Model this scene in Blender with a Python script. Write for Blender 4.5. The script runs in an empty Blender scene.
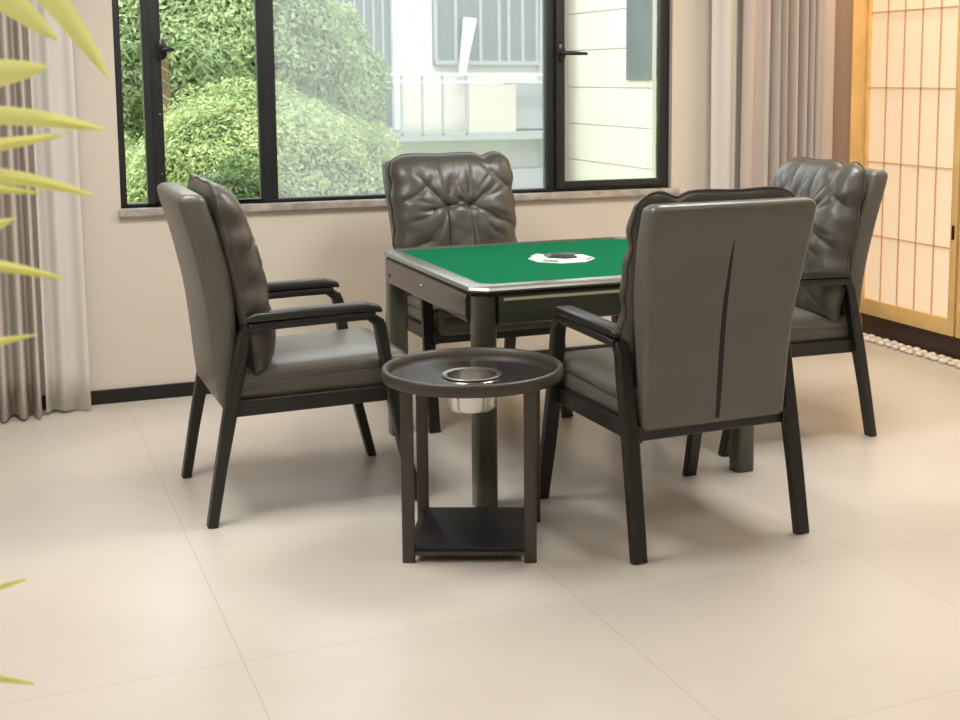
import bpy, bmesh, math, random
from mathutils import Vector, Matrix, noise
random.seed(7)
R = math.radians
C = bpy.context.scene.collection
scene = bpy.context.scene

# ---------------------------------------------------------------- camera
cd = bpy.data.cameras.new('camera')
cam = bpy.data.objects.new('camera', cd); C.objects.link(cam)
cam.location = (0, 0, 1.4)
cam.rotation_euler = (R(90) - math.atan(170/1312), 0, -R(24.4))
cd.sensor_width = 36; cd.lens = 49.2
cd.shift_x = -100/960; cd.shift_y = -110/960
cd.dof.use_dof = True; cd.dof.focus_distance = 4.4; cd.dof.aperture_fstop = 8
cd.clip_start = .05
scene.camera = cam

# ---------------------------------------------------------------- world, sun, added fill lights, exposure
w = bpy.data.worlds.new('sky'); scene.world = w; w.use_nodes = True
nt = w.node_tree; nt.nodes.clear()
bg = nt.nodes.new('ShaderNodeBackground'); out = nt.nodes.new('ShaderNodeOutputWorld')
tc = nt.nodes.new('ShaderNodeTexCoord'); sep = nt.nodes.new('ShaderNodeSeparateXYZ'); rmp = nt.nodes.new('ShaderNodeValToRGB')
nt.links.new(tc.outputs['Generated'], sep.inputs[0]); nt.links.new(sep.outputs['Z'], rmp.inputs[0])
rmp.color_ramp.elements[0].position = 0; rmp.color_ramp.elements[0].color = (.80, .86, .88, 1)
rmp.color_ramp.elements[1].position = .6; rmp.color_ramp.elements[1].color = (.92, .97, 1.0, 1)
nt.links.new(rmp.outputs[0], bg.inputs[0]); bg.inputs[1].default_value = 3.7
nt.links.new(bg.outputs[0], out.inputs[0])
sl = bpy.data.lights.new('sun', 'SUN'); sl.energy = 2.0; sl.angle = R(8); sl.color = (1, .96, .88)
so = bpy.data.objects.new('sun', sl); C.objects.link(so); so.rotation_euler = (R(38), R(-12), 0)   # high, shining away from the window wall onto the garden

def area(name, loc, rot, sx, sy, power, col):
    l = bpy.data.lights.new(name, 'AREA'); l.shape = 'RECTANGLE'; l.size = sx; l.size_y = sy; l.energy = power; l.color = col
    o = bpy.data.objects.new(name, l); C.objects.link(o); o.location = loc; o.rotation_euler = rot
    return o
CEIL = 2.8
FILL_PANELS = [(.4, 1.6), (.4, 4.0), (2.7, 1.6), (2.7, 4.0), (-1.4, 2.8)]  # unseen panels added to fill the room with soft light
for i, (x, y) in enumerate(FILL_PANELS):
    area('ceiling_fill_light', (x, y, CEIL-.075), (0, 0, 0), .9, .9, 50 if y > 3 else 12, (1, .985, .965))
area('warm_fill_light', (4.18, 5.2, CEIL-.09), (0, R(14), 0), .06, 1.5, 15, (1, .76, .46))  # unseen warm strip added for the glow on the screens
scene.view_settings.view_transform = 'Standard'
scene.view_settings.look = 'None'
scene.view_settings.gamma = 1
scene.view_settings.use_curve_mapping = False
scene.view_settings.exposure = 0.0
scene.cycles.use_denoising = True
scene.cycles.max_bounces = 8
scene.cycles.sample_clamp_indirect = 6

# ---------------------------------------------------------------- materials
def srgb(r, g, b):
    f = lambda c: ((c/255+.055)/1.055)**2.4 if c > 10 else c/255/12.92
    return (f(r), f(g), f(b), 1)

def mat(name, col, rough=.5, metal=0, spec=.5, bump=0, bscale=200, var=0, vscale=4, coat=0, trans=0, alpha=1, emis=None, estr=0, sheen=0, bdist=.002):
    m = bpy.data.materials.new(name); m.use_nodes = True
    n = m.node_tree; p = n.nodes['Principled BSDF']
    p.inputs['Base Color'].default_value = col
    p.inputs['Roughness'].default_value = rough; p.inputs['Metallic'].default_value = metal
    p.inputs['Specular IOR Level'].default_value = spec
    p.inputs['Coat Weight'].default_value = coat; p.inputs['Coat Roughness'].default_value = .08
    p.inputs['Transmission Weight'].default_value = trans
    p.inputs['Sheen Weight'].default_value = sheen
    if emis: p.inputs['Emission Color'].default_value = emis; p.inputs['Emission Strength'].default_value = estr
    t = n.nodes.new('ShaderNodeTexCoord')
    if var:
        nz = n.nodes.new('ShaderNodeTexNoise'); nz.inputs['Scale'].default_value = vscale; nz.inputs['Detail'].default_value = 5
        n.links.new(t.outputs['Object'], nz.inputs['Vector'])
        r = n.nodes.new('ShaderNodeValToRGB')
        r.color_ramp.elements[0].position = .3; r.color_ramp.elements[1].position = .7
        r.color_ramp.elements[0].color = tuple(c*(1-var) for c in col[:3])+(1,)
        r.color_ramp.elements[1].color = tuple(min(1, c*(1+var)) for c in col[:3])+(1,)
        n.links.new(nz.outputs['Fac'], r.inputs[0]); n.links.new(r.outputs[0], p.inputs['Base Color'])
    if bump:
        nb = n.nodes.new('ShaderNodeTexNoise'); nb.inputs['Scale'].default_value = bscale; nb.inputs['Detail'].default_value = 3
        n.links.new(t.outputs['Object'], nb.inputs['Vector'])
        b = n.nodes.new('ShaderNodeBump'); b.inputs['Strength'].default_value = bump; b.inputs['Distance'].default_value = bdist
        n.links.new(nb.outputs['Fac'], b.inputs['Height']); n.links.new(b.outputs[0], p.inputs['Normal'])
    return m

M = {}
M['leather'] = mat('grey_leather', srgb(101, 98, 90), .33, bump=.25, bscale=160, var=.06, vscale=6, spec=.5)
M['cushion_leather'] = mat('cushion_leather', srgb(74, 71, 64), .35, bump=.25, bscale=160, var=.06, vscale=6, spec=.6)
M['piping'] = mat('leather_piping', srgb(70, 66, 60), .45)
M['chair_wood'] = mat('dark_stained_wood', srgb(33, 31, 28), .40, var=.15, vscale=20)
M['pad'] = mat('armrest_leather', srgb(40, 39, 36), .38)
M['black'] = mat('black_rubber', srgb(18, 17, 17), .6)
M['wall'] = mat('wall_paint', srgb(217, 207, 193), .75, var=.015, vscale=2, bump=.1, bscale=300)
M['ceiling'] = mat('ceiling_paint', srgb(238, 234, 228), .8)
M['baseboard'] = mat('black_baseboard', srgb(20, 18, 17), .45)
M['darkwood'] = mat('dark_brown_wood', srgb(52, 34, 26), .4, var=.2, vscale=8)
M['frame'] = mat('window_frame_metal', srgb(46, 47, 47), .42, metal=.2, spec=.5)
M['handle'] = mat('black_handle', srgb(25, 25, 25), .3)
M['tablebody'] = mat('bronze_lacquer', srgb(66, 55, 47), .28, coat=.3, var=.05)
M['tableleg'] = mat('olive_lacquer', srgb(72, 75, 61), .32, coat=.25)
M['tabletrim'] = mat('grey_metal_trim', srgb(140, 138, 130), .25, metal=.75)
M['ivory'] = mat('ivory_strip', srgb(205, 196, 172), .4)
M['felt'] = mat('green_felt', srgb(10, 100, 64), .97, spec=.05, bump=.3, bscale=500, var=.05, vscale=30)
M['white'] = mat('white_plastic', srgb(228, 228, 222), .35)
M['darkgreen'] = mat('dark_green_plastic', srgb(34, 52, 42), .3)
M['sidemetal'] = mat('bronze_brown_metal', srgb(74, 67, 61), .42, metal=.25)
M['tray'] = mat('glossy_tray', srgb(46, 43, 43), .16, coat=.3)
M['shelf'] = mat('dark_shelf', srgb(26, 23, 24), .5)
M['steel'] = mat('brushed_steel', srgb(214, 211, 206), .25, metal=1)
M['drape'] = mat('mauve_grey_drape', srgb(196, 187, 178), .9, spec=.1, bump=.2, bscale=400)
M['drape2'] = mat('warm_grey_drape', srgb(196, 184, 176), .9, spec=.1, bump=.2, bscale=400)
M['mauve_board'] = mat('mauve_brown_board', srgb(152, 130, 118), .6)
M['cord'] = mat('white_housing', srgb(235, 235, 232), .5)
M['wood'] = mat('honey_wood', srgb(232, 194, 128), .45, var=.10, vscale=9)
M['lattice'] = mat('lattice_wood', srgb(214, 172, 122), .5)
M['pebble'] = mat('white_pebble', srgb(238, 228, 212), .55, var=.05, vscale=30)
M['sill'] = mat('marble_sill', srgb(172, 164, 156), .3, var=.30, vscale=22)
M['leaf_yellow'] = mat('yellow_green_leaf', srgb(248, 253, 160), .45, var=.06, vscale=8)
M['leaf_stem'] = mat('yellow_stem', srgb(176, 182, 80), .5)
M['pot'] = mat('white_ceramic', srgb(225, 222, 215), .25)
M['soil'] = mat('soil', srgb(60, 45, 34), .95, bump=1, bscale=60, bdist=.01)
M['stone_ext'] = mat('cream_stone', srgb(224, 219, 208), .7, var=.03, vscale=1)
M['joint'] = mat('stone_joint', srgb(165, 158, 145), .9)
M['ext_glass'] = mat('curtain_wall_glass', srgb(106, 114, 116), .25, spec=.6, var=.12, vscale=1.5)
M['ext_metal'] = mat('grey_metal_panel', srgb(160, 166, 166), .5)
M['ext_white'] = mat('white_metal', srgb(218, 220, 218), .5)
M['rail_glass'] = mat('balcony_panel', srgb(204, 198, 184), .35)
M['lawn'] = mat('lawn', srgb(120, 140, 90), .95, var=.25, vscale=3)
M['trunk'] = mat('bark', srgb(112, 92, 66), .9, var=.2, vscale=10)

def translucent_mix(m, col, fac):
    n = m.node_tree; p = n.nodes['Principled BSDF']; o = n.nodes['Material Output']
    t = n.nodes.new('ShaderNodeBsdfTranslucent'); t.inputs[0].default_value = col
    x = n.nodes.new('ShaderNodeMixShader'); x.inputs[0].default_value = fac
    n.links.new(p.outputs[0], x.inputs[1]); n.links.new(t.outputs[0], x.inputs[2]); n.links.new(x.outputs[0], o.inputs[0])
translucent_mix(M['leaf_yellow'], srgb(250, 250, 165), .5)
M['sheer'] = mat('white_sheer', srgb(240, 237, 232), .9, spec=.1); translucent_mix(M['sheer'], srgb(235, 230, 222), .35)
M['paper'] = mat('emissive_cream_paper', srgb(240, 228, 210), .7, emis=srgb(255, 226, 186), estr=.36); translucent_mix(M['paper'], srgb(240, 220, 190), .2)  # emission stands in for light behind the paper; no lamp is there

def leafmat(name, a, b):
    m = mat(name, a, .55, spec=.3); n = m.node_tree; p = n.nodes['Principled BSDF']
    g = n.nodes.new('ShaderNodeNewGeometry'); r = n.nodes.new('ShaderNodeValToRGB')
    r.color_ramp.elements[0].color = a; r.color_ramp.elements[1].color = b
    n.links.new(g.outputs['Random Per Island'], r.inputs[0]); n.links.new(r.outputs[0], p.inputs['Base Color'])
    translucent_mix(m, b, .3)
    return m
M['leaf_a'] = leafmat('hedge_leaf', srgb(116, 138, 88), srgb(200, 214, 150))
M['leaf_b'] = leafmat('tree_leaf', srgb(112, 136, 92), srgb(188, 202, 150))
M['leaf_c'] = leafmat('shade_leaf', srgb(74, 100, 62), srgb(128, 152, 96))
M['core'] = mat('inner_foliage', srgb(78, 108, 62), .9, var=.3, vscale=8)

def glass(name, tint, haze, hazecol, rough=0):
    m = bpy.data.materials.new(name); m.use_nodes = True; n = m.node_tree; n.nodes.clear()
    o = n.nodes.new('ShaderNodeOutputMaterial'); t = n.nodes.new('ShaderNodeBsdfTransparent'); t.inputs[0].default_value = tint
    g = n.nodes.new('ShaderNodeBsdfGlossy'); g.inputs['Roughness'].default_value = rough
    f = n.nodes.new('ShaderNodeFresnel'); f.inputs[0].default_value = 1.35
    x = n.nodes.new('ShaderNodeMixShader'); n.links.new(f.outputs[0], x.inputs[0]); n.links.new(t.outputs[0], x.inputs[1]); n.links.new(g.outputs[0], x.inputs[2])
    last = x
    if haze:
        d = n.nodes.new('ShaderNodeBsdfTranslucent'); d.inputs[0].default_value = hazecol
        y = n.nodes.new('ShaderNodeMixShader'); y.inputs[0].default_value = haze
        n.links.new(x.outputs[0], y.inputs[1]); n.links.new(d.outputs[0], y.inputs[2]); last = y
    n.links.new(last.outputs[0], o.inputs[0])
    return m
M['glass'] = glass('clear_glass', (.98, .985, .98, 1), 0, None)
M['hazeglass'] = glass('haze_mixed_double_glass', (.92, .92, .93, 1), .13, (.93, .95, 1, 1))  # bluish reflection on the pane, mixed in as a translucent haze

# floor: large cream tiles with thin grout
def floor_mat():
    m = bpy.data.materials.new('cream_floor_tiles'); m.use_nodes = True; n = m.node_tree; p = n.nodes['Principled BSDF']
    t = n.nodes.new('ShaderNodeTexCoord'); s = n.nodes.new('ShaderNodeSeparateXYZ'); n.links.new(t.outputs['Object'], s.inputs[0])
    def line(axis, off, pitch):
        a = n.nodes.new('ShaderNodeMath'); a.operation = 'ADD'; a.inputs[1].default_value = 100*pitch - off + pitch/2; n.links.new(s.outputs[axis], a.inputs[0])
        b = n.nodes.new('ShaderNodeMath'); b.operation = 'MODULO'; b.inputs[1].default_value = pitch; n.links.new(a.outputs[0], b.inputs[0])
        c = n.nodes.new('ShaderNodeMath'); c.operation = 'SUBTRACT'; c.inputs[1].default_value = pitch/2; n.links.new(b.outputs[0], c.inputs[0])
        d = n.nodes.new('ShaderNodeMath'); d.operation = 'ABSOLUTE'; n.links.new(c.outputs[0], d.inputs[0])
        e = n.nodes.new('ShaderNodeMath'); e.operation = 'LESS_THAN'; e.inputs[1].default_value = .0014; n.links.new(d.outputs[0], e.inputs[0])
        return e
    lx = line('X', .508, .90); ly = line('Y', 3.10, .84)
    mx = n.nodes.new('ShaderNodeMath'); mx.operation = 'MAXIMUM'; n.links.new(lx.outputs[0], mx.inputs[0]); n.links.new(ly.outputs[0], mx.inputs[1])
    nz = n.nodes.new('ShaderNodeTexNoise'); nz.inputs['Scale'].default_value = 1.6; nz.inputs['Detail'].default_value = 6; nz.inputs['Roughness'].default_value = .55
    n.links.new(t.outputs['Object'], nz.inputs['Vector'])
    r = n.nodes.new('ShaderNodeValToRGB'); r.color_ramp.elements[0].position = .3; r.color_ramp.elements[1].position = .7
    r.color_ramp.elements[0].color = srgb(206, 198, 186); r.color_ramp.elements[1].color = srgb(217, 209, 198)
    n.links.new(nz.outputs['Fac'], r.inputs[0])
    x = n.nodes.new('ShaderNodeMix'); x.data_type = 'RGBA'; n.links.new(mx.outputs[0], x.inputs[0]); n.links.new(r.outputs[0], x.inputs[6]); x.inputs[7].default_value = srgb(188, 179, 167)
    n.links.new(x.outputs[2], p.inputs['Base Color'])
    p.inputs['Roughness'].default_value = .33; p.inputs['Specular IOR Level'].default_value = .5
    return m
M['floor'] = floor_mat()

# ---------------------------------------------------------------- mesh helpers
class MB:
    def __init__(s): s.v = []; s.f = []; s.m = []; s.mi = 0
    def add(s, vs, fs):
        b = len(s.v); s.v += [tuple(v) for v in vs]; s.f += [tuple(b+i for i in f) for f in fs]; s.m += [s.mi]*len(fs)
    def box(s, x0, x1, y0, y1, z0, z1):
        s.add([(x0,y0,z0),(x1,y0,z0),(x1,y1,z0),(x0,y1,z0),(x0,y0,z1),(x1,y0,z1),(x1,y1,z1),(x0,y1,z1)],
              [(0,3,2,1),(4,5,6,7),(0,1,5,4),(1,2,6,5),(2,3,7,6),(3,0,4,7)])
    def sweep(s, pts, sections, ref=(0,1,0), cap=True):
        """pts: centres; sections: (width along ref, depth) per point or one; rectangular, corners chamfered"""
        pts = [Vector(p) for p in pts]; n = len(pts); rings = []
        ref = Vector(ref).normalized()
        for i, p in enumerate(pts):
            d = (pts[min(i+1,n-1)] - pts[max(i-1,0)]).normalized()
            if 0 < i < n-1:
                a = (pts[i]-pts[i-1]).normalized(); b = (pts[i+1]-pts[i]).normalized(); k = 1/max(.5, math.cos(a.angle(b)/2))
            else: k = 1
            side = (ref - d*ref.dot(d)).normalized(); up = d.cross(side)
            sc = sections[i] if isinstance(sections, list) else sections
            hw, hh = sc[0]/2, sc[1]/2*k; c = min(hw, hh)*.3
            rings.append([p + side*a_ + up*b_ for a_, b_ in [(hw,-hh+c),(hw,hh-c),(hw-c,hh),(-hw+c,hh),(-hw,hh-c),(-hw,-hh+c),(-hw+c,-hh),(hw-c,-hh)]])
        s.rings(rings, True, cap)
    def rings(s, rings, closed=True, cap=True):
        k = len(rings[0]); vs = [v for r in rings for v in r]; fs = []
        for i in range(len(rings)-1):
            for j in range(k if closed else k-1):
                a = i*k+j; b = i*k+(j+1) % k
                fs.append((a, b, b+k, a+k))
        if cap:
            fs.append(tuple(range(k-1, -1, -1))); fs.append(tuple((len(rings)-1)*k+j for j in range(k)))
        s.add(vs, fs)
    def lathe(s, prof, c=(0,0,0), n=48, cap=False):
        rings = [[(c[0]+r*math.cos(2*math.pi*j/n), c[1]+r*math.sin(2*math.pi*j/n), c[2]+z) for j in range(n)] for r, z in prof]
        s.rings(rings, True, cap)
    def tube(s, pts, r, n=8):
        pts = [Vector(p) for p in pts]; m = len(pts); rings = []
        for i, p in enumerate(pts):
            d = (pts[min(i+1,m-1)] - pts[max(i-1,0)]).normalized()
            a = d.cross(Vector((0,0,1)) if abs(d.z) < .9 else Vector((1,0,0))).normalized(); b = d.cross(a)
            rr = r[i] if isinstance(r, (list, tuple)) else r
            rings.append([p + a*rr*math.cos(2*math.pi*j/n) + b*rr*math.sin(2*math.pi*j/n) for j in range(n)])
        s.rings(rings)
    def build(s, name, mats, parent=None, bevel=0, smooth=True, angle=40):
        me = bpy.data.meshes.new(name); me.from_pydata(s.v, [], s.f)
        for x in (mats if isinstance(mats, (list, tuple)) else [mats]): me.materials.append(x)
        for p, i in zip(me.polygons, s.m): p.material_index = i
        bm = bmesh.new(); bm.from_mesh(me); bmesh.ops.recalc_face_normals(bm, faces=bm.faces)
        if bevel:
            es = [e for e in bm.edges if len(e.link_faces) == 2 and e.calc_face_angle(0) > R(30)]
            bmesh.ops.bevel(bm, geom=es, offset=bevel, segments=3, profile=.5, affect='EDGES', clamp_overlap=True)
        bm.to_mesh(me); bm.free()
        if smooth:
            me.shade_smooth()
            me.set_sharp_from_angle(angle=R(angle))
        o = bpy.data.objects.new(name, me); C.objects.link(o)
        if parent: o.parent = parent
        return o

def tag(o, label=None, cat=None, group=None, kind=None):
    if label: o['label'] = label
    if cat: o['category'] = cat
    if group: o['group'] = group
    if kind: o['kind'] = kind
    return o
def empty(name, loc=(0,0,0), rz=0):
    o = bpy.data.objects.new(name, None); C.objects.link(o); o.location = loc; o.rotation_euler = (0,0,rz); o.empty_display_size = .1
    return o
def copy_tree(o, parent=None):
    c = o.copy(); C.objects.link(c)
    if parent: c.parent = parent
    for ch in list(o.children): copy_tree(ch, c)
    return c
def structure(o): o['kind'] = 'structure'; return o

# ---------------------------------------------------------------- room shell
X0, X1, Y0, Y1 = -2.6, 4.44, -1.6, 5.95
WX0, WX1, WZ0, WZ1 = .525, 3.215, .85, 2.35
b = MB(); b.box(X0-.2, X1+.2, Y0-.2, Y1+.22, -.12, 0); structure(b.build('floor', M['floor'], smooth=False))
b = MB(); b.box(X0-.2, X1+.2, Y0-.2, Y1+.22, CEIL, CEIL+.12); structure(b.build('ceiling', M['ceiling'], smooth=False))
# window wall: one slab with an opening
b = MB()
xs = [X0-.2, WX0, WX1, X1+.2]; zs = [0, WZ0, WZ1, CEIL]; T = .22
vs = [(x, y, z) for y in (Y1, Y1+T) for z in zs for x in xs]; I = lambda k, j, i: k*16+j*4+i
fs = []
for j in range(3):
    for i in range(3):
        if (i, j) == (1, 1): continue
        fs.append((I(0,j,i), I(0,j,i+1), I(0,j+1,i+1), I(0,j+1,i))); fs.append((I(1,j,i), I(1,j+1,i), I(1,j+1,i+1), I(1,j,i+1)))
for (a, c) in (((1,1),(1,2)), ((1,2),(2,2)), ((2,2),(2,1)), ((2,1),(1,1))):
    fs.append((I(0,*a), I(0,*c), I(1,*c), I(1,*a)))
for i in range(3):
    fs.append((I(0,0,i), I(1,0,i), I(1,0,i+1), I(0,0,i+1))); fs.append((I(0,3,i), I(0,3,i+1), I(1,3,i+1), I(1,3,i)))
    fs.append((I(0,i,0), I(0,i+1,0), I(1,i+1,0), I(1,i,0))); fs.append((I(0,i,3), I(1,i,3), I(1,i+1,3), I(0,i+1,3)))
b.add(vs, fs); structure(b.build('wall_back', M['wall'], smooth=False))
b = MB(); b.box(X0-.2, X0, Y0, Y1, 0, CEIL); structure(b.build('wall_left', M['wall'], smooth=False))
b = MB(); b.box(X1, X1+.2, Y0, Y1, 0, CEIL); structure(b.build('wall_right', M['wall'], smooth=False))
b = MB(); b.box(X0-.2, X1+.2, Y0-.2, Y0, 0, CEIL); structure(b.build('wall_front', M['wall'], smooth=False))
b = MB(); b.box(X0, 4.185, Y1-.014, Y1, 0, .062); structure(b.build('baseboard_back', M['baseboard'], bevel=.003))
b = MB(); b.box(X0, X0+.014, Y0, Y1-.014, 0, .062); structure(b.build('baseboard_left', M['baseboard'], bevel=.003))

# window_1: frame, casements with handles, fixed pane, marble sill
win = structure(empty('window_1', ((WX0+WX1)/2, Y1+.04, WZ0))); ox, oy, oz = win.location
FY0, FY1 = -.01, .05   # local depth of the frame
def L(x): return x-ox
b = MB()
H_ = WZ1-WZ0
b.box(L(WX0), L(WX0)+.030, FY0, FY1, 0, H_); b.box(L(WX1)-.045, L(WX1), FY0, FY1, 0, H_)
b.box(L(WX0)+.03, L(WX1)-.045, FY0, FY1, 0, .016); b.box(L(WX0)+.03, L(WX1)-.045, FY0, FY1, H_-.05, H_)
for x0, x1 in ((.668, .720), (1.140, 1.208), (2.535, 2.575)):
    b.box(L(x0), L(x1), FY0-.003, FY1, .016, H_-.05)
fr = b.build('window_frame', M['frame'], win, bevel=.003)
for (x0, x1, hx, st, zb, hl) in ((.640, 1.140, .722, .030, .016, .045), (2.575, 3.170, 2.600, .046, .050, .125)):
    b = MB(); b.box(L(x0), L(x0)+st, FY0-.022, FY0+.02, .016, H_-.05); b.box(L(x1)-.012, L(x1), FY0-.012, FY0+.02, .016, H_-.05)
    b.box(L(x0)+st, L(x1)-.012, FY0-.012, FY0+.02, .016, zb); b.box(L(x0)+st, L(x1)-.012, FY0-.012, FY0+.02, H_-.08, H_-.05)
    cs = b.build('casement', M['frame'], win, bevel=.002)
    b = MB(); b.rings([[(L(hx)+.022*math.cos(a)*s, FY0-.022-d, .68+.045*math.sin(a)*s) for a in [k*math.pi/8 for k in range(16)]] for s, d in ((1,0),(1,.008),(.6,.014))])
    b.tube([(L(hx), FY0-.03, .68), (L(hx), FY0-.055, .68), (L(hx)+.02, FY0-.062, .681), (L(hx)+hl, FY0-.058, .678)], [.012, .012, .011, .007], 10)
    b.build('handle', M['handle'], cs)
b = MB(); b.box(L(.700), L(.7065), FY0-.025, FY0-.02, .14, .1465); b.box(L(.700), L(.7065), FY0-.025, FY0-.02, .40, .4065); b.build('screw', M['steel'], win)
b = MB(); b.box(L(.555), L(.64), .02, .026, .016, H_-.05); b.build('pane', M['glass'], win, smooth=False)
b = MB(); b.box(L(.720), L(1.14), .02, .026, .016, H_-.05); b.build('pane', M['glass'], win, smooth=False)
b = MB(); b.box(L(1.208), L(2.535), .02, .026, .016, H_-.05); b.build('pane', M['hazeglass'], win, smooth=False)['label'] = 'fixed pane with bluish reflection haze mixed in'
b = MB(); b.box(L(2.62), L(3.16), .02, .026, .016, H_-.05); b.build('pane', M['glass'], win, smooth=False)
b = MB(); b.box(L(WX0)-.012, L(WX1)+.035, -.07, -.04, -.034, -.002); b.box(L(WX0), L(WX1), -.045, .05, -.03, 0)
b.build('window_sill', M['sill'], win, bevel=.003)

# right wall: sliding paper screens in honey wood
def shoji(name, ya, yb, x, handle_y=None):
    d = structure(empty(name, (x, (ya+yb)/2, .12))); h = 2.25; A, B = ya-(ya+yb)/2, yb-(ya+yb)/2
    b = MB(); b.box(-.018, .018, A, A+.045, 0, h); b.box(-.018, .018, B-.025, B, 0, h)
    b.box(-.018, .018, A+.045, B-.025, 0, .085); b.box(-.018, .018, A+.045, B-.025, h-.07, h)
    b.build('door_frame', M['wood'], d, bevel=.002)
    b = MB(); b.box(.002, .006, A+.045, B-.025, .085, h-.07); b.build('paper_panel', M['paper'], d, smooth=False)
    b = MB(); n = 5
    for k in range(1, n):
        yy = A+.045 + (B-A-.07)*k/n; b.box(-.006, .002, yy-.0022, yy+.0022, .085, h-.07)
    b.build('lattice_bars', M['lattice'], d, smooth=False)
    b = MB()
    for z in (.44, .84, 1.24, 1.64, 2.04): b.box(-.009, .002, A+.045, B-.025, z-.0022, z+.0022)
    b.build('lattice_rails', M['lattice'], d, smooth=False)
    b = MB(); b.box(-.026, -.018, A+.012, A+.028, .49, .56); b.build('door_handle', M['handle'], d, bevel=.002)
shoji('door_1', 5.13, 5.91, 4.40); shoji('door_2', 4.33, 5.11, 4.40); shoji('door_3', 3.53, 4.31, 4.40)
b = MB(); b.box(4.30, 4.42, 5.915, Y1, .0, 2.42); b.box(4.37, 4.42, 5.912, 5.93, .0, 2.37); structure(b.build('trim_1', M['wood'], bevel=.003))
b = MB(); b.box(4.375, 4.44, 3.5, 5.915, 2.372, 2.46); structure(b.build('trim_2', M['wood'], bevel=.003))
b = MB(); b.box(4.185, 4.30, 5.925, Y1, 0, CEIL); structure(b.build('trim_3', M['mauve_board'], bevel=.002))
b = MB(); b.box(4.385, 4.44, 3.48, 5.88, 0, .118); structure(b.build('baseboard_right', M['darkwood'], bevel=.003))

# white pebbles along the foot of the screens
def pebble_mesh(sd):
    bm = bmesh.new(); bmesh.ops.create_icosphere(bm, subdivisions=2, radius=1)
    for v in bm.verts:
        v.co *= 1+.22*noise.noise(v.co*1.1+Vector((sd*7, 0, 0))); v.co = Vector((v.co.x*.022, v.co.y*.028, v.co.z*.014))
    me = bpy.data.meshes.new('pebble'); bm.to_mesh(me); bm.free(); me.materials.append(M['pebble']); me.shade_smooth(); return me
pm = [pebble_mesh(k) for k in range(5)]
k = 0
for row in range(2):
    yy = 4.62
    while yy < 5.86:
        o = bpy.data.objects.new('pebble', pm[k % 5]); C.objects.link(o)
        o.location = (4.345 - row*.048 + random.uniform(-.008, .008), yy + row*.02, .0125); o.rotation_euler = (0, 0, random.uniform(-.4, .4)); s = random.uniform(.9, 1.08); o.scale = (s, s, s)
        tag(o, 'white pebble in the row along the dark foot of the paper screens', 'pebble', 'white pebbles along the paper screens'); k += 1
        yy += random.uniform(.056, .07)

# ---------------------------------------------------------------- curtains
def curtain(name, x0, x1, yc, ybot, m, folds, seed, label, cat='curtain'):
    """folds: list of (x, period, amplitude) breakpoints along the width"""
    o_ = empty(name, ((x0+x1)/2, yc, .012)); tag(o_, label, cat)
    rnd = random.Random(seed); n = int((x1-x0)/.005); ph = rnd.uniform(0, 6); rows = 16; H = CEIL-.07; prof = []
    for i in range(n+1):
        x = x0+(x1-x0)*i/n
        f = folds[0]
        for q in range(len(folds)-1):
            if folds[q][0] <= x <= folds[q+1][0]: f = folds[q]
        if x > folds[-1][0]: f = folds[-1]
        ph += .005/f[1]*2*math.pi*(1+.35*math.sin(x*23+seed))
        s = math.sin(ph); prof.append((x, f[2]*(abs(s)**.7)*(1 if s > 0 else -1)))
    v = []; fc = []
    for r in range(rows+1):
        t = r/rows; z = H*t
        for i, (x, a) in enumerate(prof):
            v.append((x-(x0+x1)/2 + .012*math.sin(i*.05+seed)*(1-t), a*(1+.25*(1-t)) + .006*math.sin(i*.11+3*t), z + (.004*math.sin(i*.2) if r == 0 else 0)))
    for r in range(rows):
        for i in range(n): fc.append((r*(n+1)+i, r*(n+1)+i+1, (r+1)*(n+1)+i+1, (r+1)*(n+1)+i))
    b = MB(); b.add(v, fc); c = b.build('curtain_fabric', m, o_, angle=80)
    md = c.modifiers.new('thickness', 'SOLIDIFY'); md.thickness = .004
    b = MB(); b.box(-(x1-x0)/2, (x1-x0)/2, -.012, .012, H, H+.03); b.build('heading_tape', m, o_)
    return o_
curtain('curtain', -.75, .17, 5.80, 0, M['drape'], [(-.75, .07, .045), (.0, .050, .042)], 3, 'mauve-grey curtain gathered in deep folds beside the yellow-leaved plant')
curtain('sheer_curtain', .192, .355, 5.84, 0, M['sheer'], [(.155, .05, .018), (.27, .07, .010)], 5, 'pale sheer curtain hanging between the gathered grey curtain and the long window', 'curtain')
curtain('sheer_curtain', 3.39, 3.535, 5.85, 0, M['sheer'], [(3.40, .12, .010)], 8, 'narrow pale sheer curtain hanging next to the grey curtain by the paper screens', 'curtain')
curtain('curtain', 3.55, 4.10, 5.80, 0, M['drape2'], [(3.55, .10, .018), (3.70, .046, .052), (3.98, .15, .012)], 11, 'warm grey curtain with tight folds hanging beside the paper screens')
for (x0, x1, lab) in ((-.9, .5, 'white ceiling track carrying the curtains beside the yellow-leaved plant'), (3.3, 4.28, 'white ceiling track carrying the curtains beside the paper screens')):
    b = MB(); b.box(x0, x1, 5.77, 5.89, CEIL-.024, CEIL-.0005); tag(b.build('curtain_track', M['cord'], bevel=.002), lab, 'curtain track')

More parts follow.
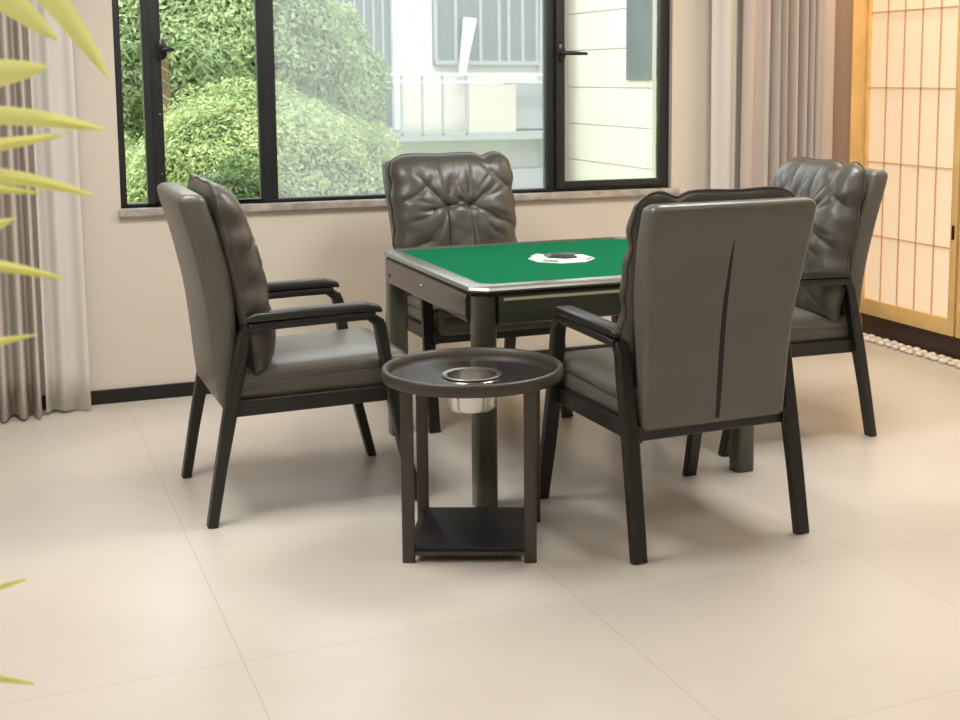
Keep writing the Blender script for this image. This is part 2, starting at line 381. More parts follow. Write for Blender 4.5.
# ---------------------------------------------------------------- bodies of the added fill lights
for i, (x, y) in enumerate(FILL_PANELS):
    t = empty('ceiling_fill_panel', (x, y, CEIL-.001))
    tag(t, 'unseen square fill light panel added ' + ['above the potted palm', 'above the side-on armchair and side table', 'above the armchair with the slit back', 'between the mahjong table and the paper screens', 'near the wall opposite the paper screens'][i], 'ceiling light', 'unseen fill light panels')
    b = MB(); b.lathe([(.62, -.06), (.68, -.06), (.68, 0), (.62, 0)], n=4)
    b.v = [((p[0]-p[1])*.7071, (p[0]+p[1])*.7071, p[2]) for p in b.v]
    b.build('fill_panel_frame', M['cord'], t, smooth=False)
    b = MB(); b.box(-.43, .43, -.43, .43, -.05, -.01); b.build('diffuser', M['white'], t, smooth=False)
t = empty('warm_fill_strip', (4.18, 5.2, CEIL-.001)); tag(t, 'unseen warm fill strip added on the ceiling over the paper screens', 'lamp')
b = MB(); b.box(-.04, .04, -.78, .78, -.07, 0); b.build('white_housing', M['cord'], t, bevel=.003)

# ---------------------------------------------------------------- chair
def rounded_rect(hx, hy, r, n=5):
    pts = []
    for cx, cy, a0 in ((hx-r, hy-r, 0), (-hx+r, hy-r, 90), (-hx+r, -hy+r, 180), (hx-r, -hy+r, 270)):
        for k in range(n+1):
            a = R(a0+90*k/n); pts.append((cx+r*math.cos(a), cy+r*math.sin(a)))
    return pts
def lerp_tab(tab, t):
    for (a, va), (c, vc) in zip(tab, tab[1:]):
        if t <= c:
            q = (t-a)/(c-a) if c > a else 0; q = max(0, q)
            return va+(vc-va)*q
    return tab[-1][1]
def smooth_tab(tab, t, r=.03):
    return sum(lerp_tab(tab, t+r*k) for k in (-2,-1,0,1,2))/5

SHELL_C = [(.345, .068), (.45, .062), (.60, .060), (.75, .048), (.90, .014), (1.0, -.018), (1.06, -.036)]   # centre line of the back shell (height, forward)
def shell_mesh():
    b = MB(); rings = []; N = 26
    zs = [.374+.012*(1-math.cos(math.pi/2*k/4)) for k in range(4)] + [.386+.640*i/N for i in range(N+1)] + [1.026+.026*math.sin(math.pi/2*k/6) for k in range(1, 7)]
    for z in zs:
        c = smooth_tab(SHELL_C, z); hw = lerp_tab([(.35, .250), (.6, .254), (.75, .268), (.95, .284), (1.05, .284)], z); th = lerp_tab([(.35, .026), (.6, .042), (.8, .048), (1.05, .042)], z)
        q = 0
        if z > 1.026: q = 1-math.sqrt(max(0, 1-((z-1.026)/.0262)**2))
        if z < .386: q = 1-math.sqrt(max(0, 1-((.386-z)/.0125)**2))
        t2 = th - q*min(.024, th*.7); h2 = hw - q*.024
        rings.append([(c+px, py, z) for px, py in rounded_rect(t2, h2, min(.024, t2*.8))])
    b.rings(rings); return b

def crease(x):      # broad puffs between narrow valleys
    return .35-(1-abs(math.sin(x)))**3
def wrinkles(y, z):
    """leather folds of the back cushion; y across, z 0..1 up"""
    d = 0; zt = .64; H_c = .60
    for s in (-1, 1):
        dy = (y - s*.056)*s; dz = (z-zt)*H_c; r = math.hypot(dy, dz); a = math.atan2(dz, dy)
        d -= .020*math.exp(-(r/.022)**2)
        inside = dz < 0 and dy < 0
        if not inside and y*s > -.01:
            wob = .35*noise.noise(Vector((y*7, z*5, s*3.0)))
            d += .013*crease(3.1*a+.9+s*.35+wob)*math.exp(-((r-.065)/.055)**2)
            d += .006*crease(5.3*a+s*1.1+2*wob)*math.exp(-((r-.135)/.06)**2)
        if z < zt: d -= .009*math.exp(-((y-s*.056)/.0045)**2)*min(1, (zt-z)/.04)
        u = abs(y)-.10
        if u > 0 and y*s > 0:
            d += .013*crease(15*(z*H_c)+9*u+s+.6*noise.noise(Vector((y*6, z*5, s))))*min(1, u/.06)*(1-.3*z)
    if abs(y) < .056: d -= .010*math.exp(-((z-zt)*H_c/.006)**2)
    if abs(y) < .050 and z < zt: d += .004
    d += .006*noise.noise(Vector((y*8, z*5, 3.1))) + .003*noise.noise(Vector((y*24, z*12, 9)))
    return d
CUSH_C = [(.455, .160), (.55, .148), (.65, .130), (.75, .112), (.85, .090), (.95, .066), (1.06, .046), (1.1, .040)]
def cushion_meshes():
    NY, NZ = 104, 116; hw = .284; z0, z1 = .462, 1.078
    def par(k, n):
        return -math.cos(math.pi*k/n)*.5 + (2*k/n-1)*.5     # denser near the rim
    front = {}; back = {}; rim = []; b = MB(); vs = []
    def put(p): vs.append(p); return len(vs)-1
    for j in range(NZ+1):
        q = par(j, NZ); z01 = (q+1)/2; z = z0+(z1-z0)*z01
        for i in range(NY+1):
            a = par(i, NY)
            e = max(0, 1-abs(a)**7)**.5 * max(0, 1-abs(q)**6)**.5
            W = hw*(1-.08*(abs(q)**8) - .025*(1-z01))*(1+(.012*math.sin(z01*21+(2 if a > 0 else 0))+.012*math.sin(z01*39+a))*abs(a)**3); y = a*W
            zz = z + (q**8 if q > 0 else 0)*(-.014*math.exp(-((a-.56)/.10)**2) + .007*math.exp(-((a-.82)/.14)**2) - .024*abs(a)**9 + .002*math.sin(a*7))
            c = smooth_tab(CUSH_C, zz)
            tf = .082*(1+.18*math.sin(z01*3.2)); tb = .030
            wr = wrinkles(y, z01)*min(1, e*1.6)
            if e == 0: r_ = put((c-.004, y, zz)); front[i, j] = back[i, j] = r_; rim.append((i, j))
            else:
                front[i, j] = put((c+tf*e+wr, y, zz)); back[i, j] = put((c-tb*e, y, zz))
    fs = []
    for j in range(NZ):
        for i in range(NY):
            fs.append((front[i,j], front[i+1,j], front[i+1,j+1], front[i,j+1]))
            fs.append((back[i,j], back[i,j+1], back[i+1,j+1], back[i+1,j]))
    b.add(vs, fs)
    loop = [front[i, 0] for i in range(NY+1)] + [front[NY, j] for j in range(1, NZ+1)] + [front[i, NZ] for i in range(NY-1, -1, -1)] + [front[0, j] for j in range(NZ-1, 0, -1)]
    pts = [vs[k] for k in loop][::3]; p = MB(); p.tube(pts+[pts[0]], .0042, 6)
    return b, p
def seat_mesh():
    b = MB(); NX, NY = 36, 30; vs = []; fs = []
    x0, x1, hw = .06, .665, .252
    # dome top over a rounded block
    rings = []
    prof = [(-.010, .385), (0, .392), (.002, .410), (.002, .440), (-.002, .447), (.003, .452), (.004, .470), (-.002, .482), (-.012, .490), (-.035, .497), (-.08, .503), (-.15, .507), (-.22, .508)]
    cx = (x0+x1)/2; hx = (x1-x0)/2
    for off, z in prof:
        r = max(.012, .035+off); ring = []
        for px, py in rounded_rect(hx+off, hw+off, min(r, hw+off-.001), 7):
            tilt = .012*(px/hx) if z > .41 else 0
            ring.append((cx+px, py, z+tilt - (.010*max(0, (px/hx))**6 if z > .46 else 0) + .003*noise.noise(Vector((px*9, py*9, 1)))))
        rings.append(ring)
    b.rings(rings); return b

def make_chair():
    r = empty('armchair')
    shell_mesh().build('backrest', M['leather'], r, angle=60)
    cb, pb = cushion_meshes()
    cu = cb.build('back_cushion', M['cushion_leather'], r, angle=80); pb.build('piping', M['piping'], cu)
    # black strip standing for the shade in the open gap down the back shell
    b = MB(); n = 20; rows = []
    for i in range(n+1):
        z = .392+.545*i/n; c = smooth_tab(SHELL_C, z)-lerp_tab([(.35, .026), (.6, .042), (.8, .048), (1.05, .042)], z)
        h = .0075*math.sin(math.pi*min(1, .25+.75*i/n))**.6*(1 if i < n else .1)+.0008
        rows.append([(c-.0012, -h, z), (c-.0012, h, z), (c+.004, h, z), (c+.004, -h, z)])
    b.rings(rows); b.build('back_slit', M['black'], r)
    seat_mesh().build('seat', M['leather'], r, angle=50)
    b = MB()
    for s in (-1, 1): b.sweep([(.05, s*.262, .366), (.62, s*.262, .372)], (.026, .052), ref=(0,1,0))
    b.sweep([(.605, -.25, .372), (.605, .25, .372)], (.026, .05), ref=(1,0,0)); b.sweep([(.075, -.25, .362), (.075, .25, .362)], (.026, .04), ref=(1,0,0))
    b.box(.075, .61, -.25, .25, .376, .388)
    b.build('seat_frame', M['chair_wood'], r)
    for s in (-1, 1):
        y = s*.283
        b = MB(); b.sweep([(-.004, y+s*.006, 0), (.030, y+s*.003, .19), (.066, y, .37), (.098, y, .52), (.114, y, .60), (.130, y, .628)], [(.048, .031), (.048, .035), (.048, .042), (.046, .040), (.044, .036), (.044, .034)])
        l = b.build('leg', M['chair_wood'], r)
        b = MB(); b.sweep([(.672, y+s*.008, 0), (.625, y+s*.004, .19), (.590, y, .37), (.566, y, .52), (.556, y, .59), (.548, y, .616), (.525, y, .632)], [(.046, .030), (.047, .033), (.048, .037), (.046, .036), (.044, .038), (.044, .034), (.044, .030)])
        b.build('leg', M['chair_wood'], r)
        ar = MB(); ar.sweep([(.128, y, 0.628), (.20, y, 0.632), (.40, y, 0.638), (.535, y, 0.640)], (.048, .026), ref=(0,1,0)); a = ar.build('armrest', M['chair_wood'], r, angle=50)
        p = MB(); p.sweep([(.122, y, 0.654), (.15, y, 0.660), (.30, y, 0.664), (.51, y, 0.668), (.548, y, 0.660), (.556, y, 0.652)], [(.046, .014), (.054, .026), (.056, .028), (.056, .028), (.052, .020), (.044, .008)], ref=(0,1,0)); p.build('arm_pad', M['pad'], a, angle=60)
    return r
ch = make_chair()
# A: left chair, side on; faces +x
G = 'grey leather armchairs around the mahjong table'
ch.location = (.598, 4.412, 0)
tag(ch, 'grey leather armchair seen side-on beside the round side table, facing right towards the mahjong table', 'armchair', G)
ch['label'] = 'grey leather armchair seen side-on, standing between the window curtain and the round side table'
for loc, rz, lab in (((1.875, 5.575, 0), -90, 'grey leather armchair behind the mahjong table, its puckered cushion against the window'),
                     ((1.968, 3.30, 0), 92, 'grey leather armchair with its slit back turned to the viewer in front of the table'),
                     ((3.145, 4.435, 0), 180, 'shiny dark grey leather armchair beside the paper screens, facing the mahjong table')):
    c = copy_tree(ch); c.location = loc; c.rotation_euler = (0, 0, R(rz)); c['label'] = lab

for o in [c for c in ch.children if c.name.startswith('back_slit')]: bpy.data.objects.remove(o)     # only the chair with its back turned shows the slit

# ---------------------------------------------------------------- mahjong table
tb = empty('mahjong_table', (1.945, 4.455, 0)); tag(tb, 'square mahjong table with green felt top and olive legs', 'table')
HT = .545
def chamf(h, c): return [(h-c, -h), (h, -h+c), (h, h-c), (h-c, h), (-h+c, h), (-h, h-c), (-h, -h+c), (-h+c, -h)]
def ringframe(levels):   # closed frame cross section: list of (half size, z, chamfer)
    b = MB(); rr = [[(x, y, z) for x, y in chamf(h, c)] for h, z, c in levels]; rr.append(rr[0]); b.rings(rr, True, False); return b
ringframe([(HT, .727, .05), (HT-.004, .735, .05), (HT-.016, .740, .047), (HT-.050, .742, .035), (HT-.052, .731, .035), (HT-.06, .718, .03), (HT-.01, .719, .048), (HT-.001, .721, .05)]).build('top_rim', M['tabletrim'], tb, angle=25)
b = MB(); b.rings([[(x, y, z) for x, y in chamf(HT-.053, .034)] for z in (.712, .736)]); b.build('felt_top', M['felt'], tb, smooth=False)
ringframe([(HT-.012, .706, .045), (HT-.012, .719, .045), (HT-.06, .719, .03), (HT-.06, .706, .03)]).build('upper_band', M['black'], tb, smooth=False)
# aprons between the legs
for k in range(4):
    a = k*math.pi/2
    rot = lambda x, y: (x*math.cos(a)-y*math.sin(a), x*math.sin(a)+y*math.cos(a))
    b = MB(); sec = [(HT-.05, .612), (HT-.022, .610), (HT-.010, .616), (HT-.004, .635), (HT-.004, .690), (HT-.008, .704), (HT-.016, .711), (HT-.05, .711)]
    rr = []
    for x in (-.455, .455): rr.append([(*rot(x, -y), z) for y, z in sec])
    b.rings(rr); ap = b.build('apron', M['tableleg'] if k % 2 == 0 else M['tablebody'], tb, angle=30)
    if k % 2 == 0:
        b = MB(); p = [(-.44, -HT+.0045), (.44, -HT+.0045), (.44, -HT+.000), (-.44, -HT+.000)]; rr = [[(*rot(x, y), z) for x, y in p] for z in (.692, .701)]; b.rings(rr); b.build('ivory_strip', M['ivory'], ap, smooth=False)
    else:
        b = MB(); q = rot(-.40, -HT+.003); b.lathe([(.001, 0), (.007, 0)], (0,0,0), 12)
        pts = []
        for dy in (0, -.003): pts.append([(*rot(-.42+.006*math.cos(t_), -HT+.004+dy), .65+.006*math.sin(t_)) for t_ in [j*math.pi/6 for j in range(12)]])
        b = MB(); b.rings(pts); b.build('screw', M['black'], ap)
        b = MB(); b.rings([[(*rot(-.02+.012*s*math.cos(t_), -HT+.004-d), .668+.007*s*math.sin(t_)) for t_ in [j*math.pi/6 for j in range(12)]] for s, d in ((1,0),(.8,.006),(.3,.008))]); b.build('button', M['tabletrim'], ap)
b = MB(); b.box(-.47, .47, -.47, .47, .615, .70); b.build('machine_case', M['black'], tb, smooth=False)
for sx in (-1, 1):
    for sy in (-1, 1):
        b = MB(); h = .037; cx = sx*(HT-.014-h); cy = sy*(HT-.014-h); rr = []
        for z, k in ((0, .98), (.004, 1), (.55, 1), (.60, 1), (.706, 1)):
            rr.append([(cx+sx*(1-k)*-h*1.6+x*k, cy+sy*(1-k)*-h*1.6+y*k, z) for x, y in rounded_rect(h, h, .018, 5)])
        b.rings(rr); b.build('leg', M['tableleg'], tb, angle=40)
# centre console
b = MB(); n = 8; z = .738
oct_ = lambda r, sy=1: [(r*math.cos(math.pi/8+j*math.pi/4), r*sy*math.sin(math.pi/8+j*math.pi/4)) for j in range(8)]
b.rings([[(x, y, zz) for x, y in oct_(r)] for r, zz in ((.125, .7345), (.125, .7385), (.119, .742), (.05, .746))]); cc = b.build('centre_console', M['white'], tb, smooth=False)
b = MB(); b.rings([[(.0+x, y, zz) for x, y in ((s*.050, s*.02), (s*.012, s*.060), (-s*.050, s*.052), (-s*.060, -s*.02), (-s*.01, -s*.062), (s*.040, -s*.056))] for s, zz in ((1, .744), (1, .750), (.7, .757))]); b.build('dice_cover', M['darkgreen'], cc, angle=20)
for a in (45, 135, 225, 315):
    b = MB(); d = (math.cos(R(a)), math.sin(R(a))); p = [(d[0]*r-d[1]*w_, d[1]*r+d[0]*w_) for r, w_ in ((.066, .018), (.112, .03), (.112, -.03), (.066, -.018))]
    b.rings([[(x, y, zz) for x, y in p] for zz in (.743, .7475)]); b.build('console_button', M['darkgreen'] if a == 45 else M['white'], cc, smooth=False)

# ---------------------------------------------------------------- round side table
st = empty('side_table', (1.306, 3.660, 0), R(-24.4)); tag(st, 'round dark side table with raised rim, four flat legs and square lower shelf', 'side table')
cupx, cupy, cupr = .0, -.045, .078
b = MB(); n = 64
def circ(r, cx, cy, z): return [(cx+r*math.cos(2*math.pi*j/n), cy+r*math.sin(2*math.pi*j/n), z) for j in range(n)]
b.rings([circ(.248, 0, 0, .528), circ(cupr+.004, cupx, cupy, .528), circ(cupr+.004, cupx, cupy, .520), circ(.248, 0, 0, .520), circ(.248, 0, 0, .528)], True, False)
b.build('tray', M['tray'], st, angle=30)
b = MB(); b.lathe([(.244, .512), (.268, .512), (.272, .520), (.272, .545), (.268, .549), (.260, .549), (.254, .545), (.250, .530), (.244, .512)], n=72); b.build('rim', M['sidemetal'], st, angle=50)
hs = .178
for sx in (-1, 1):
    for sy in (-1, 1):
        b = MB(); b.sweep([(sx*hs, sy*hs, 0), (sx*hs, sy*hs, .25), (sx*hs, sy*hs, .514)], (.036, .022), ref=(1,0,0)); b.build('leg', M['sidemetal'], st)
b = MB(); b.box(-hs+.012, hs-.012, -hs-.004, hs+.004, .034, .046); sh = b.build('shelf', M['shelf'], st, bevel=.002)
b = MB(); b.box(-hs+.018, hs-.018, -hs-.009, -hs+.003, .022, .034); b.box(-hs+.018, hs-.018, hs-.003, hs+.009, .022, .034)
b.box(-hs-.008, -hs+.004, -hs+.011, hs-.011, .022, .034); b.box(hs-.004, hs+.008, -hs+.011, hs-.011, .022, .034); b.build('shelf_frame', M['sidemetal'], st, smooth=False)
b = MB(); b.sweep([(-hs, -hs, .507), (hs, hs, .507)], (.02, .012), ref=(0,0,1)); 
# steel pot in the tray hole
pc = Matrix.Rotation(R(-24.4), 3, 'Z') @ Vector((cupx, cupy, 0))
pot = empty('steel_pot', (1.306+pc.x, 3.660+pc.y, .426)); tag(pot, 'stainless steel pot sunk into the hole of the round side table', 'pot')
b = MB(); b.lathe([(.0005, 0), (.062, 0), (.070, .004), (.0745, .014), (.0755, .101), (.088, .103), (.090, .1055), (.088, .108), (.074, .106), (.0735, .016), (.066, .006), (.0005, .005)], n=64); b.build('pot_body', M['steel'], pot, angle=35)

# ---------------------------------------------------------------- potted palm beside the camera
pl = empty('potted_palm', (-.42, 1.62, 0)); tag(pl, 'potted palm with blurred yellow-green leaflets reaching in from the left edge', 'potted plant')
pl['label'] = 'potted palm with bright yellow-green pointed leaflets in front of the mauve-grey curtain'
b = MB(); b.lathe([(.001, 0), (.12, 0), (.13, .01), (.165, .30), (.172, .31), (.172, .33), (.160, .33), (.152, .30), (.15, .27)], n=40); b.build('pot', M['pot'], pl)
b = MB(); b.lathe([(.001, .285), (.08, .288), (.149, .28)], n=32); b.build('soil', M['soil'], pl)
def leaflet(b, p0, p1, wid, droop=.02, up=.015):
    p0 = Vector(p0); p1 = Vector(p1); N = 10; rows = []
    d = (p1-p0).normalized(); side = d.cross(Vector((0, 1, 0))).normalized()
    if abs(d.y) > .8: side = Vector((0, 0, 1))
    vs = []; fs = []
    for i in range(N+1):
        t = i/N; c = p0.lerp(p1, t) + Vector((0, 0, 1))*(up*math.sin(math.pi*t))
        ww = wid*.5*(math.sin(math.pi*min(1, t*.54+.22))**.8)*1.12*max(0, 1-t**5)**.6
        if i == N: ww = .0008
        vs += [c-side*ww+Vector((0,-.004,0)), c+Vector((0, .003, 0)), c+side*ww+Vector((0,-.004,0))]
    for i in range(N):
        for k in (0, 1): a = i*3+k; fs.append((a, a+1, a+4, a+3))
    b.add(vs, fs)
PX, PY = -.42, 1.62
def W(x, y, z): return (x-PX, y-PY, z)
# (tip, width, base) in room coordinates; the bases sit on four arching frond stems
fronds = [
 dict(stem=[(-.40,1.62,.28), (-.38,1.58,.8), (-.28,1.53,1.25), (-.16,1.5,1.55), (-.06,1.5,1.68), (.02,1.5,1.66)],
      leaves=[((.127,1.50,1.400), .026, (-.03,1.5,1.560), .035), ((.078,1.50,1.440), .030, (-.085,1.5,1.530), .02), ((.18,1.5,1.60), .026, (.01,1.5,1.66), .02), ((-.06,1.3,1.52), .026, (-.16,1.5,1.55), .02), ((-.2,1.35,1.40), .026, (-.28,1.53,1.25), .02), ((-.02,1.62,1.82), .026, (-.10,1.5,1.62), .02)]),
 dict(stem=[(-.42,1.62,.28), (-.42,1.58,.7), (-.34,1.53,1.05), (-.22,1.5,1.28), (-.12,1.5,1.36)],
      leaves=[((.066,1.50,1.414), .032, (-.12,1.5,1.355), .012), ((.124,1.52,1.346), .019, (-.12,1.5,1.345), .018), ((.082,1.50,1.343), .014, (-.14,1.5,1.30), .004), ((-.3,1.3,1.35), .026, (-.30,1.53,1.15), .01), ((-.2,1.7,1.45), .026, (-.22,1.5,1.28), .01)]),
 dict(stem=[(-.44,1.62,.28), (-.46,1.58,.6), (-.38,1.52,.92), (-.26,1.5,1.12), (-.13,1.5,1.22)],
      leaves=[((.106,1.50,1.277), .016, (-.13,1.5,1.285), .022), ((.054,1.50,1.281), .012, (-.15,1.5,1.30), .004), ((.027,1.50,1.256), .020, (-.14,1.5,1.20), .0), ((.074,1.50,1.188), .013, (-.14,1.5,1.215), .012), ((.041,1.50,1.130), .013, (-.20,1.5,1.10), .0), ((-.35,1.3,1.15), .026, (-.36,1.52,.95), .01)]),
 dict(stem=[(-.43,1.62,.28), (-.40,1.56,.5), (-.32,1.52,.70), (-.22,1.5,.78), (-.12,1.5,.78)],
      leaves=[((.017,1.50,.861), .011, (-.18,1.5,.80), .01), ((.019,1.50,.741), .010, (-.15,1.5,.77), .012), ((-.2,1.3,.85), .022, (-.30,1.52,.72), .01), ((-.1,1.66,.9), .022, (-.2,1.5,.78), .01)]),
 dict(stem=[(-.46,1.64,.28), (-.55,1.66,.8), (-.72,1.66,1.2), (-.95,1.62,1.4)],
      leaves=[((-.8,1.5,1.5), .03, (-.66,1.66,1.1), .02), ((-.95,1.8,1.05), .03, (-.74,1.66,1.22), .02), ((-1.1,1.5,1.2), .03, (-.9,1.63,1.36), .02), ((-1.15,1.65,1.35), .03, (-.95,1.62,1.4), .02), ((-.6,1.5,1.3), .03, (-.58,1.66,.9), .02)])]
for f in fronds:
    b = MB(); pts = [Vector(W(*p)) for p in f['stem']]; sm = []
    for i in range(len(pts)-1):
        p_1 = pts[max(i-1, 0)]; p2 = pts[min(i+2, len(pts)-1)]
        for q in range(6):
            t_ = q/6; a0, a1, a2, a3 = p_1, pts[i], pts[i+1], p2
            sm.append(.5*((2*a1)+(-a0+a2)*t_+(2*a0-5*a1+4*a2-a3)*t_*t_+(-a0+3*a1-3*a2+a3)*t_**3))
    sm.append(pts[-1]); b.tube(sm, [.009-.006*i/len(sm) for i in range(len(sm))], 8)
    s_ = b.build('frond_stem', M['leaf_stem'], pl)
    for tip, wd, base, up in f['leaves']:
        # start the leaflet on the nearest point of its stem
        near = min(sm, key=lambda p: (p-Vector(W(*base))).length)
        base_v = Vector(W(*base)); N0 = near.lerp(base_v, 0)
        b = MB()
        leaflet(b, tuple(base_v), W(*tip), wd, up=up)
        if (near-base_v).length > .008: b.tube([near, base_v], .003, 6)
        b.build('leaflet', M['leaf_yellow'], s_, angle=80)

# ---------------------------------------------------------------- outside the window
GZ = -.35
b = MB(); b.box(-30, 40, 6.3, 60, GZ-.1, GZ); structure(b.build('ground', M['lawn'], smooth=False))
def shrub(name, c, rad, count, ls, mleaf, label, cat, seed, trunk=True):
    rnd = random.Random(seed); r = empty(name, (c[0], c[1], GZ)); tag(r, label, cat)
    cx, cy, cz = 0, 0, c[2]-GZ
    def surf(d, k=1.0):
        n_ = noise.noise(Vector((d.x*1.8+seed, d.y*1.8, d.z*1.8)))*.16 + noise.noise(Vector((d.x*5, d.y*5+seed, d.z*5)))*.07
        q = k*(1+n_); return Vector((cx+d.x*rad[0]*q, cy+d.y*rad[1]*q, cz+d.z*rad[2]*q))
    b = MB(); vs = []; fs = []
    for i in range(count):
        d = Vector((rnd.gauss(0,1), rnd.gauss(0,1), rnd.gauss(0,1))).normalized()
        if d.y > .35: d.y = -d.y
        p = surf(d, rnd.uniform(.90, 1.03)); s = ls*rnd.uniform(.6, 1.25)
        a = Vector((rnd.gauss(0,1), rnd.gauss(0,1), rnd.gauss(0,1)+.3)).normalized(); n_ = (d*1.2+Vector((rnd.gauss(0,.6), rnd.gauss(0,.6), rnd.gauss(0,.6)+.4))).normalized()
        t1 = (a - n_*a.dot(n_)).normalized(); t2 = n_.cross(t1)
        k = len(vs); vs += [p-t1*s, p-t2*s*.38+n_*s*.06, p+t1*s, p+t2*s*.38+n_*s*.06]; fs.append((k, k+1, k+2, k+3))
    b.add(vs, fs); fo = b.build('foliage', [mleaf], r, smooth=False)
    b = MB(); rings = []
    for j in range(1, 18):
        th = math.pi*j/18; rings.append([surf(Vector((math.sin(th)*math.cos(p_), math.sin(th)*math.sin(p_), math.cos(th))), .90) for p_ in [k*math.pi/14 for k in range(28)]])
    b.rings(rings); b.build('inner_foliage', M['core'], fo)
    if trunk:
        b = MB(); b.tube([(0,0,0), (.03,.02,cz*.4), (0,0,cz)], [.07, .05, .03], 10); b.build('trunk', M['trunk'], r)
    return r
shrub('clipped_shrub', (1.75, 9.3, .50), (1.02, .8, .84), 34000, .023, M['leaf_a'], 'rounded light green shrub right outside the middle of the window', 'shrub', 4)
shrub('clipped_shrub', (.25, 10.6, .35), (1.0, .8, 1.0), 22000, .024, M['leaf_a'], 'light green shrub outside the narrow end pane of the window', 'shrub', 9)
shrub('leafy_bush', (1.33, 7.85, .22), (.46, .40, .70), 14000, .023, M['leaf_c'], 'shade-darkened green bush low against the sill under the rounded shrub', 'bush', 15)  # dark leaf colour carries the shading under the clipped shrub
shrub('garden_tree', (1.75, 12.0, 1.70), (1.35, 1.0, .85), 26000, .036, M['leaf_b'], 'tall pale green tree rising behind the rounded shrub', 'tree', 21)
shrub('garden_tree', (3.05, 13.6, 1.25), (.85, .8, 1.05), 14000, .038, M['leaf_b'], 'pale green tree between the rounded shrub and the glass building', 'tree', 27)
shrub('garden_tree', (-.5, 14.6, 2.1), (1.9, 1.0, 1.6), 10000, .055, M['leaf_b'], 'pale green tree at the far end behind the narrow window pane', 'tree', 33)

# small palm in front of the tall tree
gp = empty('garden_palm', (1.28, 10.5, GZ)); tag(gp, 'slim palm with spiky dark fronds standing behind the clipped shrubs', 'palm')
b = MB(); b.tube([(0,0,0), (.03,0,.8), (0,0,1.95)], [.05, .04, .035], 10); b.build('trunk', M['trunk'], gp)
rnd = random.Random(3)
for k in range(11):
    a = k*2*math.pi/11+rnd.uniform(-.2, .2); e = rnd.uniform(.3, .9); b = MB(); pts = []; L_ = rnd.uniform(.45, .6)
    for i in range(8):
        t = i/7; pts.append(Vector((math.cos(a)*L_*t, math.sin(a)*L_*t, 1.95+L_*(e*t-1.0*t*t))))
    b.tube(pts, [.008]*4+[.005]*4, 5)
    for i in range(1, 8):
        for s in (-1, 1):
            p = pts[i]; d = (pts[i]-pts[i-1]).normalized(); sd = d.cross(Vector((0,0,1))).normalized()*s; q = p+sd*.11+d*.07-Vector((0,0,.04))
            b.add([p, p+d*.03, q], [(0, 1, 2)])
    b.build('frond', M['leaf_c'], gp, smooth=False)

# cream stone building: front facing the window wall, and a long side wing
bd = empty('apartment_building', (5.3, 18, GZ)); tag(bd, 'cream stone building with glass balconies across the garden', 'building')
bx = lambda x: x-5.3; bz = lambda z: z-GZ
b = MB(); b.box(bx(4.2), bx(8.0), .35, 5, 0, 7); b.box(bx(8.0), bx(14), -9, 5, 0, 7); b.build('wall', M['stone_ext'], bd, smooth=False)
# stone slabs of the side wing with open joints
k = 0
for z0 in [bz(-.30)+.53*i for i in range(10)]:
    for j, y0 in enumerate([-9+1.6*i for i in range(6)] if z0 > bz(1.2) else [-9+3.2*i for i in range(3)]):
        ln = 1.6 if z0 > bz(1.2) else 3.2
        b = MB(); y1 = min(y0+ln-.015, -.01)
        b.box(bx(7.96), bx(8.0), y0, y1, z0+.012, z0+.53); b.build('stone_slab', M['stone_ext'], bd, smooth=False); k += 1
b = MB(); b.box(bx(7.93), bx(7.955), -3.0, -2.02, bz(1.40), 7); b.build('window_strip', M['ext_glass'], bd, smooth=False)
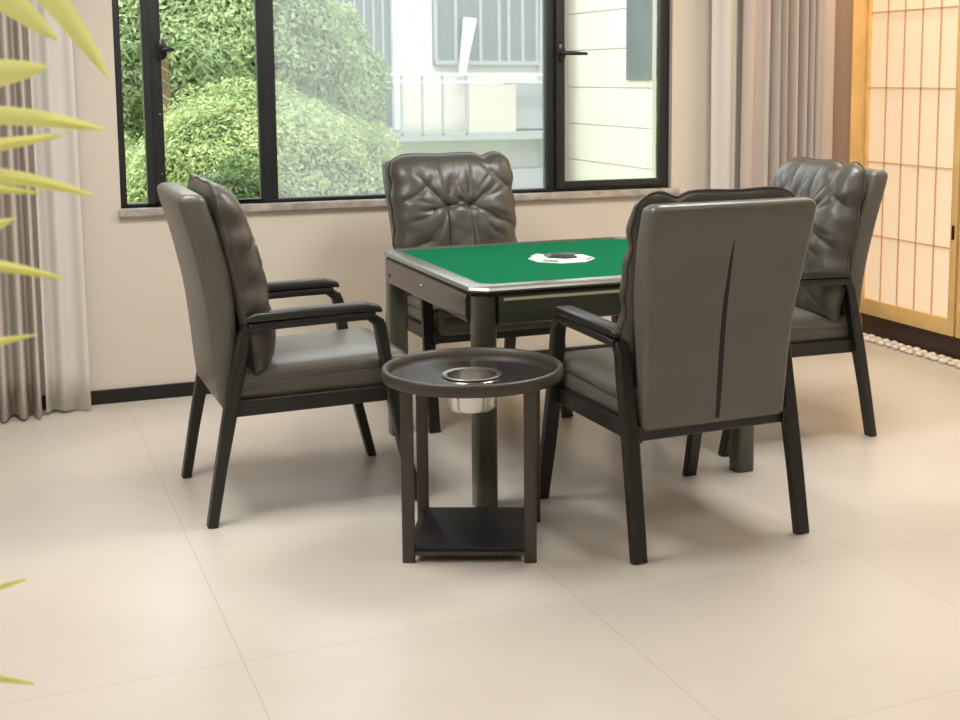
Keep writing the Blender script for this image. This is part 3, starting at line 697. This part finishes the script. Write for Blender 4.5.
# front: glazed bays
for x0, x1 in ((4.25, 4.78), (4.80, 5.34)):
    b = MB(); b.box(bx(x0), bx(x1), .27, .35, bz(.75), 7); f = b.build('glazing', M['ext_glass'], bd, smooth=False)
    b = MB()
    for q in range(4): xx = bx(x0)+(x1-x0)*q/4; b.box(xx, xx+.03, .24, .27, bz(.75), 7)
    b.box(bx(x0), bx(x1), .245, .27, bz(1.52), bz(1.58)); b.build('mullion', M['ext_metal'], f, smooth=False)
b = MB(); b.box(bx(5.34), bx(5.44), .15, .35, bz(.7), 7); b.build('white_post', M['ext_white'], bd, smooth=False)
b = MB(); b.box(bx(5.98), bx(7.62), .27, .35, bz(1.62), 7); f = b.build('glazing', M['ext_glass'], bd, smooth=False)
b = MB()
for xx in (5.98, 6.28, 6.66, 6.95, 7.10, 7.32, 7.55): b.box(bx(xx), bx(xx)+.045, .23, .27, bz(1.62), 7)
b.box(bx(5.98), bx(7.62), .22, .27, bz(1.62), bz(1.68)); b.box(bx(5.98), bx(7.62), .22, .27, bz(2.9), bz(2.96)); b.build('mullion', M['ext_metal'], f, smooth=False)
b = MB(); b.rings([[(bx(x), y, bz(z)) for x, z in ((6.30, 1.50), (6.40, 1.50), (6.58, 2.28), (6.38, 2.30))] for y in (.10, .14)]); b.build('awning_panel', M['ext_white'], bd, smooth=False)
# balcony rail
bl = MB(); bl.box(bx(4.6), bx(7.64), -.30, .35, bz(.55), bz(.66)); bl.build('balcony_slab', M['ext_metal'], bd, smooth=False)
b = MB(); b.box(bx(4.6), bx(7.64), -.32, -.26, bz(1.46), bz(1.50)); b.box(bx(4.6), bx(7.64), -.31, -.27, bz(1.36), bz(1.385)); rl = b.build('balcony_rail', M['ext_white'], bd, smooth=False)
for xx in (4.7, 5.0, 5.3, 5.6, 5.9, 6.25): 
    b = MB(); b.box(bx(xx), bx(xx)+.03, -.30, -.27, bz(.62), bz(1.46)); b.build('baluster', M['ext_metal'], rl, smooth=False)
b = MB(); b.box(bx(6.3), bx(7.02), -.29, -.25, bz(.64), bz(1.34)); b.build('balcony_panel', M['rail_glass'], rl, smooth=False)
b = MB(); b.box(bx(7.08), bx(7.56), .0, .34, bz(.69), bz(1.38)); b.build('vent_box', M['ext_metal'], bd, smooth=False)
b = MB(); b.box(bx(7.07), bx(7.6), .0, .34, bz(-.22), bz(.10)); b.build('vent_box', M['ext_metal'], bd, smooth=False)
b = MB(); b.box(bx(7.62), bx(7.70), -.34, .34, bz(-.3), 7); b.build('white_post', M['ext_white'], bd, smooth=False)
